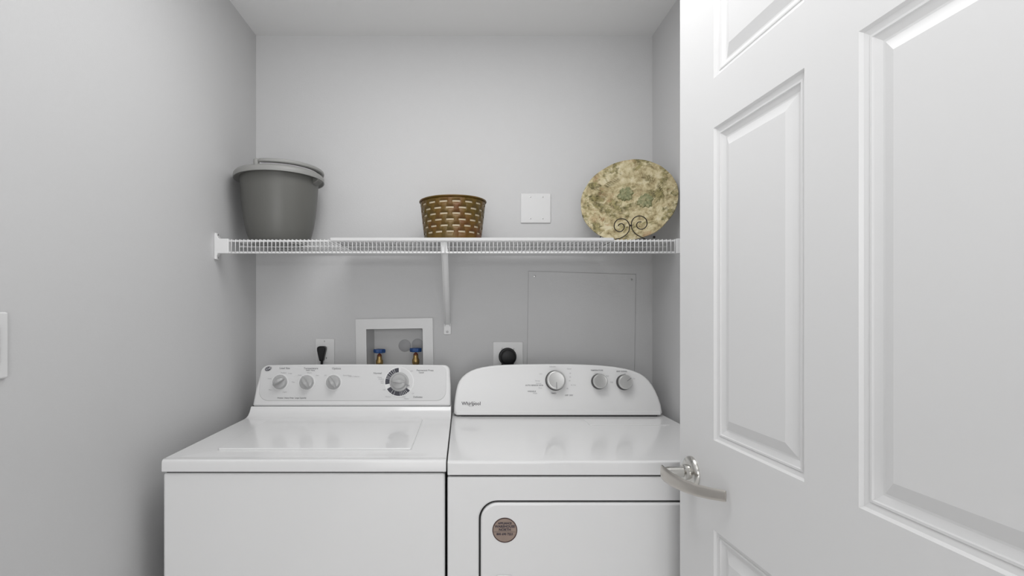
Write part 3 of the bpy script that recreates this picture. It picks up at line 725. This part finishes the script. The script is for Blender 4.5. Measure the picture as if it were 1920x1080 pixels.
obj('cord', tube(bmesh.new(), smooth_path([(xc-.003, YB-.021, zc-.04), (xc-.004, YB-.021, zc-.09), (xc-.004, YB-.022, zc-.2), (xc+.03, YB-.024, zc-.35)], 6), .0075, 10), 'black', dp)
# water box
wb = thing('washer_water_box', 'white framed recessed wall box with two blue-handled valves', 'water box', (-.261, YB, 1.12))
tl = wp(667, 599); tr = wp(811.5, 596); x0 = tl[0]; x1 = wp(813, 0)[0]; z1 = wp(0, 597.2)[1]; z0 = 1.0
Mt = Mw @ Matrix.Translation((-.261, 1.12, 0)) @ Matrix.Rotation(math.radians(.9), 4, 'Z') @ Matrix.Translation((.261, -1.12, 0))
ix0, iz1 = wp(688, 616.6); ix1 = wp(793, 0)[0]; iz0 = 1.045
bm = holed(bmesh.new(), rrect(x0+.002, x1-.001, z0, z1, .002, 2), rrect(ix0, ix1, iz0, iz1, .001, 2), Mt, .007, .0002)
obj('frame', bm, 'plate', wb, bevel=.001, angle=50)
bm = bmesh.new(); q0 = [(ix0+.001, iz0), (ix1-.001, iz0), (ix1-.001, iz1-.001), (ix0+.001, iz1-.001)]
F0 = [bm.verts.new(Mt @ Vector((a, b, .0055))) for a, b in q0]
F1 = [bm.verts.new(Mt @ Vector((a, b, -.088))) for a, b in ((ix0+.014, iz0+.004), (ix1-.006, iz0+.004), (ix1-.006, iz1-.004), (ix0+.014, iz1-.004))]
for i in range(4): bm.faces.new((F0[i], F0[(i+1) % 4], F1[(i+1) % 4], F1[i]))
bm.faces.new(F1); obj('recess', bm, 'recess', wb, smooth=False)
for px, py, r in ((759, 648, .0245), (783, 646, .0235)):
    q = at(px, py, YB+.088); obj('knockout_disc', lathe(bmesh.new(), [(r, 0), (r, .002), (r*.9, .0028), (0, .0028)], frame((q.x, YB+.0875, q.z), (1, 0, 0), (0, 0, 1)), 36), 'disc', wb)
for px, py in ((711.5, 658.5), (779.5, 656.5)):
    q = at(px, py, YB+.035); X = Matrix.Translation(q)
    bm = lathe(bmesh.new(), [(.0075, -.088), (.0115, -.086), (.0115, -.070), (.0085, -.068), (.0085, -.058), (.0125, -.055), (.0140, -.048), (.0140, -.036), (.0110, -.032), (.0098, -.026), (.0098, -.020), (.0060, -.016), (0, -.016)], X, 24)
    vb = obj('valve', bm, 'brass', wb)
    obj('packing_nut', lathe(bmesh.new(), [(.0092, -.027), (.0092, -.0165), (.0065, -.0125), (.004, -.010), (0, -.010)], X, 6), 'copper', vb)
    obj('valve_stem', lathe(bmesh.new(), [(.0032, -.012), (.0032, .004), (0, .004)], X, 12), 'copper', vb)
    bm = bmesh.new(); NR = 60; rr = []
    for h_, k in ((-.0035, .9), (-.0045, .6), (-.0065, .93), (-.003, 1.0), (.0055, 1.0), (.0080, .93), (.0065, .6), (.0065, .2)):
        rr.append([bm.verts.new(q+Vector(((.0215+.0020*math.cos(6*a))*k*math.cos(a), (.0215+.0020*math.cos(6*a))*k*math.sin(a), h_))) for a in [2*PI*i/NR for i in range(NR)]])
    rr = rr[2:]
    for A_, B_ in zip(rr, rr[1:]):
        for i in range(NR): bm.faces.new((A_[i], A_[(i+1) % NR], B_[(i+1) % NR], B_[i]))
    bm.faces.new(rr[0]); bm.faces.new(rr[-1]); obj('valve_handle', bm, 'blue', vb, label='blue lobed handwheel')
# access panel
ap = thing('access_panel', 'wall-coloured access panel screwed to the back wall above the dryer', 'access panel', (.455, YB, 1.21))
cnr = [wp(988, 712), wp(1189, 716), wp(1192, 514.5), wp(991, 508.5)]
cx_ = sum(c[0] for c in cnr)/4; cz_ = sum(c[1] for c in cnr)/4
obj('seam', prism(bmesh.new(), [(cx_+(a-cx_)*1.006, cz_+(b-cz_)*1.006) for a, b in cnr], Mw, 0, .0006), 'disc', ap, smooth=False, label='dark joint line around the panel')
obj('panel_board', prism(bmesh.new(), cnr, Mw, .0002, .0030), 'wall', ap, bevel=.002, seg=2)
for px, py in ((1002.5, 518), (1183.5, 524.5)): screw(ap, px, py, n=.0030, r=.0042)
# light switch on the left wall
Mlw = frame((XL, 0, 0), (0, -1, 0), (0, 0, 1))
Mlw = frame((XL, 0, 0), (0, 1, 0), (0, 0, 1))
Mlw = Matrix(((0, 0, 1, XL), (1, 0, 0, 0), (0, 1, 0, 0), (0, 0, 0, 1)))         # u = y, v = z, n = +x
y1 = -XL*F/(CX-10.5); 
y1 = .886; ls = thing('light_switch', 'white light switch plate at the left edge of the photo', 'light switch', (XL, y1-.035, 1.213))
obj('cover', prism(bmesh.new(), rrect(y1-.070, y1, 1.156, 1.270, .003, 3), Mlw, 0, .006), 'plate', ls, bevel=.003, seg=3)
obj('rocker', prism(bmesh.new(), rrect(y1-.0515, y1-.0185, 1.1795, 1.2465, .002, 2), Mlw, .005, .009), 'plate', ls, bevel=.0015)
for z in (1.164, 1.262): obj('screw', lathe(bmesh.new(), [(.003, 0), (.003, .0008), (0, .0012)], Mlw @ Matrix.Translation((y1-.035, z, .006)), 14), 'plate', ls)
